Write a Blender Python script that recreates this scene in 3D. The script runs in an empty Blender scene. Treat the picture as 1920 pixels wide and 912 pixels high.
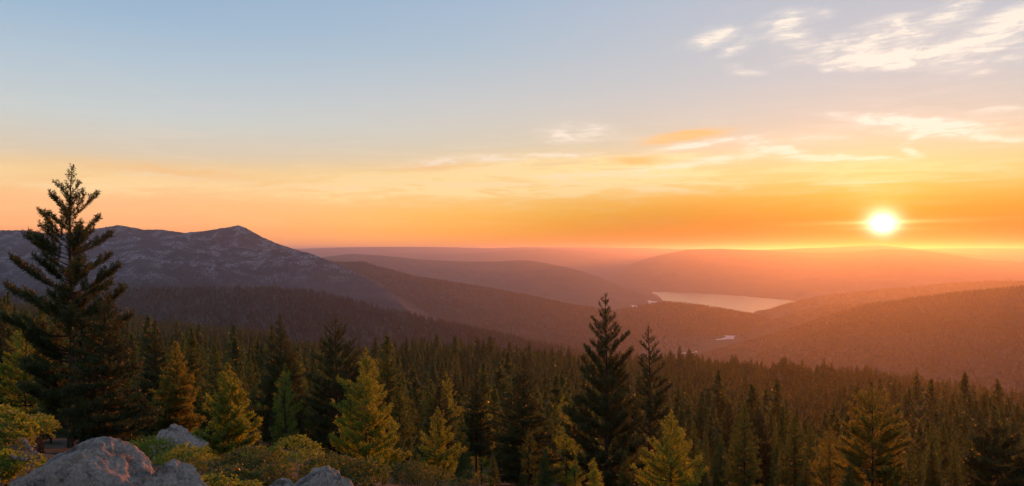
import bpy, math, random
import numpy as np
from math import radians, sin, cos, tan, pi

# ---------------------------------------------------------------- scene, camera, light
SC = bpy.context.scene
COL = SC.collection
RNG = np.random.default_rng(7)
random.seed(7)

F, PX0, PY0 = 1500.0, 960.0, 470.0          # focal length in photo pixels, principal column, horizon row
EYE = 0.0                                    # the eye is the origin: z = 0 is eye height
SUN_PX = (1655.0, 424.0)
SUN_AZ = math.degrees(math.atan2(SUN_PX[0] - PX0, F))
SUN_EL = math.degrees(math.atan2(PY0 - SUN_PX[1], math.hypot(F, SUN_PX[0] - PX0)))
HAZE_DENSITY = 4.9e-5
HAZE_TOP = 150.0
FLOOR = -476.0

SC.render.engine = 'CYCLES'
cy = SC.cycles
cy.max_bounces = 5; cy.diffuse_bounces = 3; cy.glossy_bounces = 2; cy.transmission_bounces = 3
cy.volume_bounces = 1; cy.transparent_max_bounces = 4
cy.caustics_reflective = False; cy.caustics_refractive = False
cy.sample_clamp_indirect = 4.0; cy.sample_clamp_direct = 0.0
cy.use_denoising = True
SC.view_settings.view_transform = 'Standard'
SC.view_settings.look = 'None'
SC.view_settings.exposure = 1.3
SC.view_settings.gamma = 1.0

cam = bpy.data.cameras.new('camera')
cam.sensor_width = 36.0
cam.lens = 36.0 * F / 1920.0
cam.shift_y = (PY0 - 456.0) / 1920.0
cam.clip_start = 0.1; cam.clip_end = 120000.0
cam_o = bpy.data.objects.new('camera', cam); COL.objects.link(cam_o)
cam_o.location = (0, 0, EYE); cam_o.rotation_euler = (pi / 2, 0, 0)
SC.camera = cam_o

sun = bpy.data.lights.new('sun', 'SUN')
sun.energy = 2.05; sun.angle = radians(0.6); sun.color = (1.0, 0.215, 0.017)
sun_o = bpy.data.objects.new('sun', sun); COL.objects.link(sun_o)
from mathutils import Vector
SD = Vector((sin(radians(SUN_AZ)) * cos(radians(SUN_EL)), cos(radians(SUN_AZ)) * cos(radians(SUN_EL)), sin(radians(SUN_EL))))
sun_o.rotation_euler = (-SD).to_track_quat('-Z', 'Y').to_euler()
sun_o.location = (0, 0, 60)


def s2l(c):
    return tuple((v / 255 / 12.92) if v / 255 <= 0.04045 else ((v / 255 + 0.055) / 1.055) ** 2.4 for v in c)


class E:
    """a float socket with arithmetic"""
    def __init__(s, nt, so): s.nt, s.so = nt, so
    def _m(s, op, *a):
        n = s.nt.nodes.new('ShaderNodeMath'); n.operation = op
        for i, v in enumerate((s,) + a):
            if isinstance(v, E): s.nt.links.new(v.so, n.inputs[i])
            else: n.inputs[i].default_value = v
        return E(s.nt, n.outputs[0])
    def __add__(s, o): return s._m('ADD', o)
    def __sub__(s, o): return s._m('SUBTRACT', o)
    def __mul__(s, o): return s._m('MULTIPLY', o)
    def __truediv__(s, o): return s._m('DIVIDE', o)
    def pw(s, o): return s._m('POWER', o)
    def fn(s, op, *a): return s._m(op, *a)
    def step(s, lo, hi, a=0.0, b=1.0):
        n = s.nt.nodes.new('ShaderNodeMapRange'); n.interpolation_type = 'SMOOTHSTEP'
        s.nt.links.new(s.so, n.inputs[0])
        for i, v in enumerate((lo, hi, a, b)): n.inputs[i + 1].default_value = v
        return E(s.nt, n.outputs[0])


def ramp(nt, fac, stops, interp='EASE'):
    n = nt.nodes.new('ShaderNodeValToRGB'); cr = n.color_ramp; cr.interpolation = interp
    while len(cr.elements) < len(stops): cr.elements.new(0.5)
    for e, (p, c) in zip(cr.elements, stops):
        e.position = p; e.color = (*c, 1)
    nt.links.new(fac.so, n.inputs[0])
    return n.outputs[0]


def mixc(nt, fac, a, b, mode='MIX'):
    n = nt.nodes.new('ShaderNodeMix'); n.data_type = 'RGBA'; n.blend_type = mode; n.clamp_factor = True
    for i, v in ((0, fac), (6, a), (7, b)):
        if isinstance(v, E): v = v.so
        if hasattr(v, 'is_linked'): nt.links.new(v, n.inputs[i])
        elif i == 0: n.inputs[0].default_value = v
        else: n.inputs[i].default_value = (*v, 1)
    return n.outputs[2]


def build_world():
    w = bpy.data.worlds.new('World'); SC.world = w; w.use_nodes = True
    nt = w.node_tree; nt.nodes.clear()
    out = nt.nodes.new('ShaderNodeOutputWorld')
    tc = nt.nodes.new('ShaderNodeTexCoord')
    sep = nt.nodes.new('ShaderNodeSeparateXYZ'); nt.links.new(tc.outputs['Generated'], sep.inputs[0])
    X, Y, Z = (E(nt, sep.outputs[i]) for i in range(3))
    az = X.fn('ARCTAN2', Y) * (180 / pi)
    el = Z.fn('ARCSINE') * (180 / pi)
    # physical sky, only a very faint addition to the graded gradient
    sky = nt.nodes.new('ShaderNodeTexSky'); sky.sky_type = 'NISHITA'; sky.sun_disc = False
    sky.sun_elevation = radians(SUN_EL); sky.sun_rotation = radians(SUN_AZ)
    # clear-sky colour by height, away from and towards the sun
    t = (el + 1.0) / 31.0
    def st(rows): return [((e + 1.0) / 31.0, s2l(c)) for e, c in rows]
    far = ramp(nt, t, st([(-1, (246, 146, 96)), (1.4, (250, 166, 106)), (2.4, (249, 179, 122)), (3.4, (250, 190, 132)), (5.0, (248, 208, 150)), (6.4, (224, 206, 182)),
                          (8.7, (206, 210, 208)), (11.9, (184, 200, 213)), (14.9, (162, 188, 211)), (29, (104, 138, 182))]), 'LINEAR')
    mid = ramp(nt, t, st([(-1, (252, 150, 60)), (0.6, (255, 164, 50)), (1.5, (255, 177, 50)), (2.7, (253, 191, 74)), (3.9, (250, 202, 120)), (5.6, (248, 209, 146)), (7.4, (220, 206, 180)),
                          (10.2, (207, 205, 202)), (13.9, (182, 197, 209)), (17.4, (168, 189, 212)), (29, (108, 142, 184))]), 'LINEAR')
    near = ramp(nt, t, st([(-1, (255, 140, 20)), (0.6, (255, 160, 30)), (1.6, (255, 178, 40)), (2.6, (255, 190, 56)), (3.8, (254, 202, 92)), (5.2, (252, 209, 138)), (7.0, (236, 211, 176)), (9.0, (214, 204, 192)),
                           (11.5, (199, 201, 204)), (14.0, (195, 198, 205)), (17.0, (186, 194, 206)), (29, (116, 146, 184))]), 'LINEAR')
    dsun = (az - SUN_AZ).fn('ABSOLUTE')
    c = mixc(nt, dsun.step(16, 52), mid, far)
    c = mixc(nt, dsun.step(30, 0), c, near)
    # the far half of the dome: dusk blue, brightened out of view to fill the left hills
    c = mixc(nt, dsun.step(75, 160), c, s2l((152, 166, 196)))
    # ---- warped coordinates for the cloud sheets
    def comb(a, b, cc=0.0):
        n = nt.nodes.new('ShaderNodeCombineXYZ')
        for i, v in enumerate((a, b, cc)):
            if isinstance(v, E): nt.links.new(v.so, n.inputs[i])
            else: n.inputs[i].default_value = v
        return n.outputs[0]
    def noise(vec, scale, detail=4.0, rough=0.55, dist=0.0):
        n = nt.nodes.new('ShaderNodeTexNoise'); n.inputs['Scale'].default_value = scale
        n.inputs['Detail'].default_value = detail; n.inputs['Roughness'].default_value = rough
        n.inputs['Distortion'].default_value = dist
        nt.links.new(vec, n.inputs['Vector'])
        return E(nt, n.outputs[0])
    flat = comb(az * 0.22, el, 3.0)
    w1 = noise(flat, 0.55, 3.0) - 0.5
    w2 = noise(comb(az * 0.5, el * 1.3, 9.0), 0.6, 4.0, 0.6) - 0.5
    w3 = noise(comb(az * 0.7 - el * 0.5, el * 1.6, 4.0), 1.7, 3.0, 0.6) - 0.5
    azw, elw = az + w2 * 3.4 + w3 * 1.2, el + w1 * 1.1 + w2 * 0.9 + w3 * 0.55
    P = comb(azw, elw, 0.0)
    P2 = comb(az + w2 * 1.6 + w3 * 0.5, el + w1 * 0.5 + w2 * 0.35 + w3 * 0.22, 0.0)
    fibre = noise(comb(az * 0.16 + el * 0.10, el * 1.5 - az * 0.03, 1.7), 1.1, 6.0, 0.62, 0.6)
    fibre2 = noise(comb(az * 0.4 - el * 0.35, el * 1.1, 5.0), 1.0, 6.0, 0.6, 0.8)
    def deg(px, py):
        a = math.atan2(px - PX0, F); return math.degrees(a), math.degrees(math.atan2(PY0 - py, F / cos(a)))
    def blobs(rows, vec=P):
        tot = None
        for (px, py, lx, ly, tilt, amp) in rows:          # centre, half sizes in photo pixels, tilt in degrees, strength
            a, e = deg(px, py)
            m = nt.nodes.new('ShaderNodeMapping'); m.vector_type = 'TEXTURE'
            m.inputs['Location'].default_value = (a, e, 0)
            m.inputs['Rotation'].default_value = (0, 0, radians(tilt))
            m.inputs['Scale'].default_value = (lx * 0.036, ly * 0.036, 1)
            nt.links.new(P2 if vec is P and ly <= 16 else vec, m.inputs['Vector'])
            g = nt.nodes.new('ShaderNodeTexGradient'); g.gradient_type = 'QUADRATIC_SPHERE'
            nt.links.new(m.outputs[0], g.inputs[0])
            v = E(nt, g.outputs['Fac']) * amp
            tot = v if tot is None else tot + v
        return tot
    white = blobs([
        (1350, 66, 80, 26, 8, 1.2), (1385, 88, 70, 24, 22, 1.2), (1310, 84, 60, 18, 2, 0.8), (1475, 36, 75, 26, 6, 1.1), (1490, 70, 80, 38, -6, 1.1), (1400, 131, 62, 15, -8, 0.8), (1550, 24, 40, 16, 8, 0.6),
        (1650, 62, 140, 40, 12, 1.6), (1720, 62, 60, 26, 4, 1.0), (1560, 76, 90, 18, 6, 0.8), (1620, 110, 190, 30, -4, 1.9), (1740, 100, 190, 30, 3, 1.6), (1640, 124, 110, 14, -2, 1.2), (1840, 105, 110, 30, 10, 1.0),
        (1890, 50, 140, 44, 14, 1.9), (1915, 90, 90, 30, 6, 0.9), (1780, 30, 80, 40, 28, 1.1), (1845, 136, 40, 11, 8, 1.0),
        (1690, 226, 210, 14, -8, 2.6), (1770, 243, 120, 16, -4, 3.0), (1870, 258, 170, 10, -4, 2.6), (1750, 236, 200, 30, -5, 0.9), (1880, 205, 110, 10, -4, 0.6), (1706, 284, 34, 13, -20, 2.0), (1712, 258, 34, 10, 28, 1.2),
        (1470, 284, 110, 11, -13, 2.6), (1570, 297, 150, 8, -3, 3.2), (1520, 292, 200, 16, -6, 1.0), (1420, 276, 70, 22, -8, 1.6), (1320, 272, 160, 12, 7, 2.6), (1510, 262, 120, 14, 3, 0.9),
        (1260, 312, 220, 10, 5, 2.4), (1350, 298, 130, 12, 3, 1.0), (1070, 249, 125, 30, 2, 1.7), (1120, 245, 50, 16, 0, 1.2),
        (900, 297, 190, 13, 2, 2.0), (1060, 291, 120, 10, 0, 1.8), (820, 306, 140, 12, 4, 1.8), (1240, 356, 160, 12, -5, 1.9), (1130, 330, 260, 12, 0, 1.6), (960, 345, 300, 12, 0, 1.6), (620, 352, 260, 10, 1, 1.2), (300, 330, 240, 12, -2, 1.0), (120, 352, 200, 10, 0, 0.9)])
    gold = blobs([(1290, 256, 140, 20, 6, 2.2), (1190, 302, 90, 15, 0, 2.0), (820, 312, 150, 16, 4, 0.9), (330, 326, 360, 26, -3, 0.7), (420, 396, 460, 15, 1, 0.9), (640, 388, 260, 12, 2, 0.6), (150, 415, 330, 22, 0, 0.4)])
    cream = blobs([(1000, 335, 460, 70, 2, 3.2), (720, 348, 400, 50, 1, 2.4), (1280, 325, 320, 60, 0, 1.8), (230, 338, 520, 46, 0, 1.8), (1650, 330, 420, 60, 0, 1.0)])
    hairline = blobs([(1620, 343, 120, 4.2, 0, 2.2)], comb(az, el + w1 * 0.08))
    veil = blobs([(1700, 190, 560, 150, 0, 0.5), (250, 330, 600, 60, 0, 0.3), (260, 160, 300, 30, -16, 0.35), (860, 215, 180, 16, -20, 0.45), (428, 246, 40, 8, -6, 0.8)])
    fibre3 = noise(comb(az * 0.45 + el * 0.55, el * 3.0 - az * 0.12, 8.0), 1.6, 7.0, 0.66, 0.5)
    fib3 = fibre3.step(0.34, 0.66)
    fib = fibre.step(0.34, 0.64)
    fib2 = fibre2.step(0.32, 0.62)
    m_white = (white * (fib * 0.85 + 0.30) * (fib2 * 1.0 + 0.22) * (fib3 * 0.7 + 0.62)).fn('MINIMUM', 3.0) * 1.05 + hairline
    m_white = m_white + veil * fib * 0.22
    m_gold = gold * (fib * 0.6 + 0.5)
    m_cream = (cream * (fib * 1.0 + 0.12) * (fib3 * 0.5 + 0.72)).fn('MINIMUM', 0.9) * dsun.step(110, 60)
    # faint streaks low in the whole sky
    band = el.step(0.5, 3.0) * el.step(11.0, 5.0)
    m_streak = fibre.step(0.45, 0.75) * band * 0.30
    lit = mixc(nt, el.step(2.0, 9.0), s2l((255, 226, 150)), s2l((255, 243, 228)))
    lit = mixc(nt, dsun.step(6, 40), lit, mixc(nt, el.step(2.0, 8.0), s2l((253, 206, 138)), s2l((246, 224, 204))))
    c = mixc(nt, m_cream, c, mixc(nt, dsun.step(10, 48), s2l((255, 230, 166)), s2l((255, 216, 156))))
    c = mixc(nt, m_gold.fn('MINIMUM', 0.85) * dsun.step(110, 60), c, mixc(nt, dsun.step(8, 45), s2l((255, 196, 118)), s2l((248, 184, 120))))
    c = mixc(nt, m_streak, c, lit)
    c = mixc(nt, m_white.fn('MINIMUM', 0.95) * dsun.step(110, 60), c, lit)
    # aureole round the sun, drawn out sideways by thin cloud
    dot = X * SD.x + Y * SD.y + Z * SD.z
    ang = dot.fn('MINIMUM', 1.0).fn('ARCCOSINE') * (180 / pi)
    def add(base, fac, col):
        n = nt.nodes.new('ShaderNodeVectorMath'); n.operation = 'MULTIPLY_ADD'
        n.inputs[0].default_value = col
        k = nt.nodes.new('ShaderNodeCombineXYZ')
        for i in range(3): nt.links.new(fac.so, k.inputs[i])
        nt.links.new(k.outputs[0], n.inputs[1]); nt.links.new(base, n.inputs[2])
        return n.outputs[0]
    g1 = (((az - SUN_AZ) * (0.92 / 0.57)).fn('POWER', 2.0) + ((el - SUN_EL) * (1 / 0.55)).fn('POWER', 2.0)).fn('POWER', 0.74) * -1.0
    g1 = g1.fn('EXPONENT')
    g2 = (ang * -1.0 / 2.0).fn('EXPONENT')
    a0, e0 = deg(1655, 420)
    def streak(de, ln, th, tilt):
        u = az - a0
        v = (el + (fibre - 0.5) * 0.12 - u * tilt - (e0 + de)) * (1 / th)
        return ((u.fn('ABSOLUTE') * (-1.0 / ln)) - v * v).fn('EXPONENT')
    st2 = streak(0.10, 1.9, 0.13, 0.012) + streak(-0.32, 1.4, 0.12, -0.01) * 0.6 + streak(-0.1, 1.3, 0.42, 0.0) * 0.35
    c = add(c, g2, (0.36, 0.19, 0.01))
    c = add(c, (ang * -1.0 / 0.8).fn('EXPONENT'), (1.2, 0.8, 0.2))
    c = add(c, st2, (3.2, 2.4, 1.1))
    c = add(c, g1, (16.0, 14.0, 11.0))
    # the haze box takes part of the light that comes in low: the clear sky above it is that much brighter
    low = el.step(0.0, 6.0)
    side = dsun.step(6, 38)
    gain = low + (low * -1.0 + 1.0) * (side * 1.25 + 0.08)
    vm = nt.nodes.new('ShaderNodeVectorMath'); vm.operation = 'SCALE'
    nt.links.new(c, vm.inputs[0]); nt.links.new(gain.so, vm.inputs['Scale'])
    b1 = nt.nodes.new('ShaderNodeBackground'); nt.links.new(vm.outputs[0], b1.inputs['Color']); b1.inputs['Strength'].default_value = 0.40
    b2 = nt.nodes.new('ShaderNodeBackground'); nt.links.new(sky.outputs[0], b2.inputs['Color']); b2.inputs['Strength'].default_value = 0.003
    ad = nt.nodes.new('ShaderNodeAddShader')
    nt.links.new(b1.outputs[0], ad.inputs[0]); nt.links.new(b2.outputs[0], ad.inputs[1])
    nt.links.new(ad.outputs[0], out.inputs['Surface'])
    w.cycles.sampling_method = 'MANUAL'; w.cycles.sample_map_resolution = 1024


build_world()

# ---------------------------------------------------------------- helpers
def tag(o, label=None, cat=None, group=None, kind=None):
    if label: o['label'] = label
    if cat: o['category'] = cat
    if group: o['group'] = group
    if kind: o['kind'] = kind
    return o


def mesh(name, V, faces, mats=(), mat_idx=None, smooth=False):
    """faces: list of (n, k) int arrays (k = 3 or 4)"""
    me = bpy.data.meshes.new(name)
    V = np.asarray(V, np.float32)
    faces = [np.asarray(f, np.int32) for f in faces if len(f)]
    me.vertices.add(len(V)); me.vertices.foreach_set('co', V.ravel())
    tot = np.concatenate([np.full(len(f), f.shape[1], np.int32) for f in faces])
    idx = np.concatenate([f.ravel() for f in faces])
    me.loops.add(len(idx)); me.loops.foreach_set('vertex_index', idx)
    me.polygons.add(len(tot))
    st = np.zeros(len(tot), np.int32); st[1:] = np.cumsum(tot)[:-1]
    me.polygons.foreach_set('loop_start', st); me.polygons.foreach_set('loop_total', tot)
    if mat_idx is not None: me.polygons.foreach_set('material_index', np.asarray(mat_idx, np.int32))
    me.polygons.foreach_set('use_smooth', np.full(len(tot), smooth))
    for m in mats: me.materials.append(m)
    me.update(calc_edges=True); me.validate()
    return me


def put(name, me, parent=None, loc=(0, 0, 0)):
    o = bpy.data.objects.new(name, me); COL.objects.link(o); o.location = loc
    if parent: o.parent = parent
    return o


def thing(name, label, cat, loc=(0, 0, 0), rz=0.0, group=None):
    o = bpy.data.objects.new(name, None); COL.objects.link(o)
    o.empty_display_size = 0.3
    o.location = loc; o.rotation_euler = (0, 0, rz)
    return tag(o, label, cat, group)


def _h(ix, iy, iz, seed):
    h = (ix.astype(np.int64) * 374761393 + iy.astype(np.int64) * 668265263 + iz.astype(np.int64) * 2147483647 + seed * 974634777) & 0xFFFFFFFF
    h = ((h ^ (h >> 13)) * 1274126177) & 0xFFFFFFFF
    return ((h ^ (h >> 16)) & 0xFFFFFF) / float(0xFFFFFF)


def vnoise(x, y, z=None, seed=0):
    x = np.asarray(x, float); y = np.asarray(y, float)
    z = np.zeros_like(x) if z is None else np.asarray(z, float)
    ix, iy, iz = np.floor(x), np.floor(y), np.floor(z)
    fx, fy, fz = x - ix, y - iy, z - iz
    u, v, w = (f * f * (3 - 2 * f) for f in (fx, fy, fz))
    r = 0
    for dx in (0, 1):
        for dy in (0, 1):
            for dz in (0, 1):
                r = r + _h(ix + dx, iy + dy, iz + dz, seed) * (u if dx else 1 - u) * (v if dy else 1 - v) * (w if dz else 1 - w)
    return r * 2 - 1


def fbm(x, y, z=None, seed=0, octv=5, gain=0.5):
    a, f, r = 1.0, 1.0, 0
    for i in range(octv):
        r = r + a * vnoise(np.asarray(x) * f, np.asarray(y) * f, None if z is None else np.asarray(z) * f, seed + i * 17)
        a *= gain; f *= 2.03
    return r


def grid_faces(nu, nv, wrap=False):
    i = np.arange(nu if wrap else nu - 1); j = np.arange(nv - 1)
    I, J = np.meshgrid(i, j, indexing='ij')
    I2 = (I + 1) % nu
    return np.stack([I * nv + J, I2 * nv + J, I2 * nv + J + 1, I * nv + J + 1], -1).reshape(-1, 4)


# ---------------------------------------------------------------- materials
def new_mat(name):
    m = bpy.data.materials.new(name); m.use_nodes = True
    nt = m.node_tree; nt.nodes.clear()
    return m, nt, nt.nodes.new('ShaderNodeOutputMaterial')


def tex(nt, kind, scale, detail=4.0, rough=0.55, vec=None, stretch=None):
    n = nt.nodes.new('ShaderNodeTex' + kind)
    n.inputs['Scale'].default_value = scale
    if 'Detail' in n.inputs: n.inputs['Detail'].default_value = detail
    if 'Roughness' in n.inputs: n.inputs['Roughness'].default_value = rough
    v = nt.nodes.new('ShaderNodeTexCoord').outputs['Object'] if vec is None else vec
    if stretch:
        mp = nt.nodes.new('ShaderNodeMapping'); mp.inputs['Scale'].default_value = stretch
        nt.links.new(v, mp.inputs[0]); v = mp.outputs[0]
    nt.links.new(v, n.inputs['Vector'])
    return E(nt, n.outputs[0])


def leaf_mat(name, a, b, trans=(0.10, 0.09, 0.015), mixf=0.45, nscale=0.6):
    m, nt, out = new_mat(name)
    info = nt.nodes.new('ShaderNodeObjectInfo')
    n = tex(nt, 'Noise', nscale, 3.0)
    f = (n.step(0.3, 0.7) * 0.6 + E(nt, info.outputs['Random']) * 0.5)
    c = mixc(nt, f, a, b)
    d = nt.nodes.new('ShaderNodeBsdfPrincipled'); nt.links.new(c, d.inputs['Base Color'])
    d.inputs['Roughness'].default_value = 0.5; d.inputs['Specular IOR Level'].default_value = 0.3
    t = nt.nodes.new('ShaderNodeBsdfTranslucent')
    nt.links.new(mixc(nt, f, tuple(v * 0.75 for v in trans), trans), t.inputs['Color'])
    mx = nt.nodes.new('ShaderNodeMixShader'); mx.inputs[0].default_value = mixf
    nt.links.new(d.outputs[0], mx.inputs[1]); nt.links.new(t.outputs[0], mx.inputs[2])
    nt.links.new(mx.outputs[0], out.inputs['Surface'])
    return m


def surf_mat(name, colf, rough=0.9, bump=None, bump_d=0.1):
    m, nt, out = new_mat(name)
    d = nt.nodes.new('ShaderNodeBsdfPrincipled'); d.inputs['Roughness'].default_value = rough
    d.inputs['Specular IOR Level'].default_value = 0.2
    nt.links.new(colf(nt), d.inputs['Base Color'])
    if bump:
        b = nt.nodes.new('ShaderNodeBump'); b.inputs['Strength'].default_value = 1.0; b.inputs['Distance'].default_value = bump_d
        nt.links.new(bump(nt).so, b.inputs['Height']); nt.links.new(b.outputs[0], d.inputs['Normal'])
    nt.links.new(d.outputs[0], out.inputs['Surface'])
    return m


M_NEEDLE = leaf_mat('pine_needles', (0.024, 0.042, 0.013), (0.048, 0.068, 0.018), (0.15, 0.17, 0.015), 0.24)
M_NEEDLE_GOLD = leaf_mat('gold_lit_needles', (0.034, 0.046, 0.012), (0.066, 0.080, 0.016), (0.70, 0.84, 0.045), 0.33)  # sunlit gold put into a brighter, more translucent copy of the needles
M_FAR = leaf_mat('forest_needles', (0.018, 0.034, 0.012), (0.052, 0.064, 0.020), (0.22, 0.32, 0.028), 0.30)
M_MID = leaf_mat('forest_tree_needles', (0.024, 0.040, 0.013), (0.050, 0.068, 0.018), (0.25, 0.36, 0.025), 0.31)
M_AMBER = leaf_mat('amber_pine_needles', (0.026, 0.038, 0.012), (0.052, 0.062, 0.016), (0.62, 0.60, 0.035), 0.33)  # dark needles with the amber sun rim put into their translucent colour
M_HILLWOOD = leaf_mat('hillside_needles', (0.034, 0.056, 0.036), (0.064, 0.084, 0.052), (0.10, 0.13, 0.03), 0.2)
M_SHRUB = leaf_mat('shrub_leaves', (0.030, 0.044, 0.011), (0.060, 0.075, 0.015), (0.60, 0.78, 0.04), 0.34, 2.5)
M_SHRUB_DIM = leaf_mat('dim_shrub_leaves', (0.024, 0.040, 0.012), (0.045, 0.062, 0.016), (0.30, 0.38, 0.03), 0.28, 2.5)  # darker copy of the shrub leaves, the dimness put into the colour
M_BARK = surf_mat('bark', lambda nt: mixc(nt, tex(nt, 'Noise', 3.0, 4, 0.6, stretch=(3, 3, 0.5)).step(0.35, 0.65), (0.03, 0.02, 0.014), (0.085, 0.052, 0.034)), 0.9,
                  lambda nt: tex(nt, 'Noise', 4.0, 4, 0.6, stretch=(3, 3, 0.6)), 0.05)
M_DEADWOOD = surf_mat('dead_wood', lambda nt: mixc(nt, tex(nt, 'Noise', 6.0, 4, 0.6, stretch=(4, 4, 0.5)).step(0.35, 0.65), (0.10, 0.065, 0.045), (0.30, 0.20, 0.14)), 0.9)


def hill_mat(name, a, b, rock=None, rock_amt=0.0, scale=0.004):
    def col(nt):
        n1 = tex(nt, 'Noise', scale, 5.0, 0.6); n2 = tex(nt, 'Noise', scale * 9, 4.0, 0.7)
        c = mixc(nt, n1.step(0.35, 0.65) * 0.6 + n2.step(0.35, 0.65) * 0.4, a, b)
        if rock:
            pos = nt.nodes.new('ShaderNodeNewGeometry'); sp = nt.nodes.new('ShaderNodeSeparateXYZ'); nt.links.new(pos.outputs['Position'], sp.inputs[0])
            z = E(nt, sp.outputs[2])
            r1 = tex(nt, 'Noise', scale * 2.2, 4.0, 0.65).step(0.46, 0.62)
            r2 = tex(nt, 'Noise', scale * 20, 4.0, 0.7, stretch=(1.7, 0.8, 0.4)).step(0.47, 0.57)
            k = r1 * r2 * z.step(-170, -40) * rock_amt
            c = mixc(nt, k, c, rock)
            snow = tex(nt, 'Noise', scale * 14, 3.0, 0.6, stretch=(0.5, 1, 2.0)).step(0.665, 0.70) * r1 * z.step(-15, 45)
            c = mixc(nt, snow, c, (0.55, 0.55, 0.6))
        return c
    return surf_mat(name, col, 0.95, lambda nt: tex(nt, 'Noise', scale * 12, 5.0, 0.7), 18.0)


M_HILL = hill_mat('wooded_hill', (0.036, 0.050, 0.034), (0.066, 0.076, 0.050))
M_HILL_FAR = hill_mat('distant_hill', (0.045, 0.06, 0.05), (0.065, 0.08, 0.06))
M_MOUNTAIN = hill_mat('rocky_mountain', (0.058, 0.072, 0.070), (0.105, 0.115, 0.110), (0.46, 0.46, 0.45), 0.95, 0.0065)


def col_ground(nt):
    n = tex(nt, 'Noise', 0.25, 6.0, 0.65); n2 = tex(nt, 'Noise', 3.0, 4.0, 0.6)
    near = mixc(nt, n2.step(0.35, 0.7), mixc(nt, n.step(0.35, 0.65), (0.030, 0.026, 0.016), (0.062, 0.048, 0.028)), (0.085, 0.064, 0.038))
    vl = nt.nodes.new('ShaderNodeVectorMath'); vl.operation = 'LENGTH'
    nt.links.new(nt.nodes.new('ShaderNodeTexCoord').outputs['Object'], vl.inputs[0])
    far = mixc(nt, tex(nt, 'Noise', 0.004, 5.0, 0.6).step(0.35, 0.65), (0.028, 0.032, 0.019), (0.055, 0.052, 0.030))
    return mixc(nt, E(nt, vl.outputs['Value']).step(900, 1900), near, far)      # the valley is closed forest


M_GROUND = surf_mat('forest_floor', col_ground, 0.95, lambda nt: tex(nt, 'Noise', 1.5, 6.0, 0.7), 0.25)


def col_granite(nt):
    g = tex(nt, 'Noise', 26.0, 4.0, 0.7); l = tex(nt, 'Noise', 2.6, 6.0, 0.68); v = tex(nt, 'Voronoi', 55.0)
    c = mixc(nt, g.step(0.35, 0.65), (0.34, 0.275, 0.21), (0.54, 0.445, 0.35))
    c = mixc(nt, v.step(0.28, 0.12) * 0.5, c, (0.10, 0.095, 0.09))
    c = mixc(nt, l.step(0.50, 0.62) * 0.8, c, (0.075, 0.062, 0.047))
    c = mixc(nt, tex(nt, 'Noise', 5.0, 5.0, 0.7).step(0.60, 0.68) * 0.55, c, (0.52, 0.46, 0.38))
    gn = nt.nodes.new('ShaderNodeNewGeometry'); sn = nt.nodes.new('ShaderNodeSeparateXYZ'); nt.links.new(gn.outputs['Normal'], sn.inputs[0])
    up = E(nt, sn.outputs[2]).step(0.45, 0.85) * tex(nt, 'Noise', 4.0, 6.0, 0.75).step(0.40, 0.56)
    return mixc(nt, up * 0.5, c, (0.085, 0.068, 0.05))


M_GRANITE = surf_mat('lichened_granite', col_granite, 0.85,
                     lambda nt: tex(nt, 'Noise', 9.0, 8.0, 0.72) * 0.7 + tex(nt, 'Noise', 2.2, 4.0, 0.6), 0.16)


def water_mat():
    m, nt, out = new_mat('lake_water')
    d = nt.nodes.new('ShaderNodeBsdfPrincipled')
    d.inputs['Base Color'].default_value = (0.02, 0.03, 0.035, 1); d.inputs['Roughness'].default_value = 0.16; d.inputs['IOR'].default_value = 1.4
    b = nt.nodes.new('ShaderNodeBump'); b.inputs['Strength'].default_value = 0.35; b.inputs['Distance'].default_value = 1.0
    nt.links.new(tex(nt, 'Noise', 0.02, 4.0, 0.6, stretch=(0.3, 1, 1)).so, b.inputs['Height']); nt.links.new(b.outputs[0], d.inputs['Normal'])
    nt.links.new(d.outputs[0], out.inputs['Surface'])
    return m


M_WATER = water_mat()
M_RIVER = surf_mat('river_glint_water', lambda nt: mixc(nt, tex(nt, 'Noise', 0.02, 4.0, 0.6).step(0.3, 0.7), (0.30, 0.27, 0.23), (0.52, 0.47, 0.40)), 0.4)  # pale base colour stands in for the sky's glint on the pools

# ---------------------------------------------------------------- ground
GD = np.array([12, 20, 30, 58, 80, 125, 200, 300, 600, 800, 1000, 1300, 1600], float)
GXS = np.array([-500, 0, 400, 700, 900, 1250, 1600, 1920, 2500], float)
GY = np.array([
    # columns -500   0    400   700   900  1250  1600  1920  2500
    [940, 930, 930, 960, 1000, 1010, 1010, 1010, 1010],
    [872, 872, 880, 925, 955, 965, 975, 975, 975],
    [850, 850, 868, 908, 940, 950, 955, 955, 955],
    [832, 835, 842, 882, 915, 930, 942, 942, 940],
    [810, 815, 838, 875, 906, 925, 938, 935, 930],
    [765, 770, 822, 852, 885, 908, 925, 918, 910],
    [710, 715, 770, 802, 850, 870, 885, 880, 870],
    [660, 670, 714, 758, 800, 825, 840, 838, 835],
    [625, 635, 680, 698, 708, 745, 762, 785, 790],
    [612, 620, 665, 684, 692, 715, 732, 772, 780],
    [600, 607, 650, 677, 688, 693, 716, 766, 775],
    [585, 592, 634, 684, 700, 702, 742, 785, 790],
    [575, 582, 624, 705, 730, 745, 780, 810, 815]], float)
GZ = -(GY - PY0) / F * GD[:, None]
GAZ = np.arctan2(GXS - PX0, F)


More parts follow.
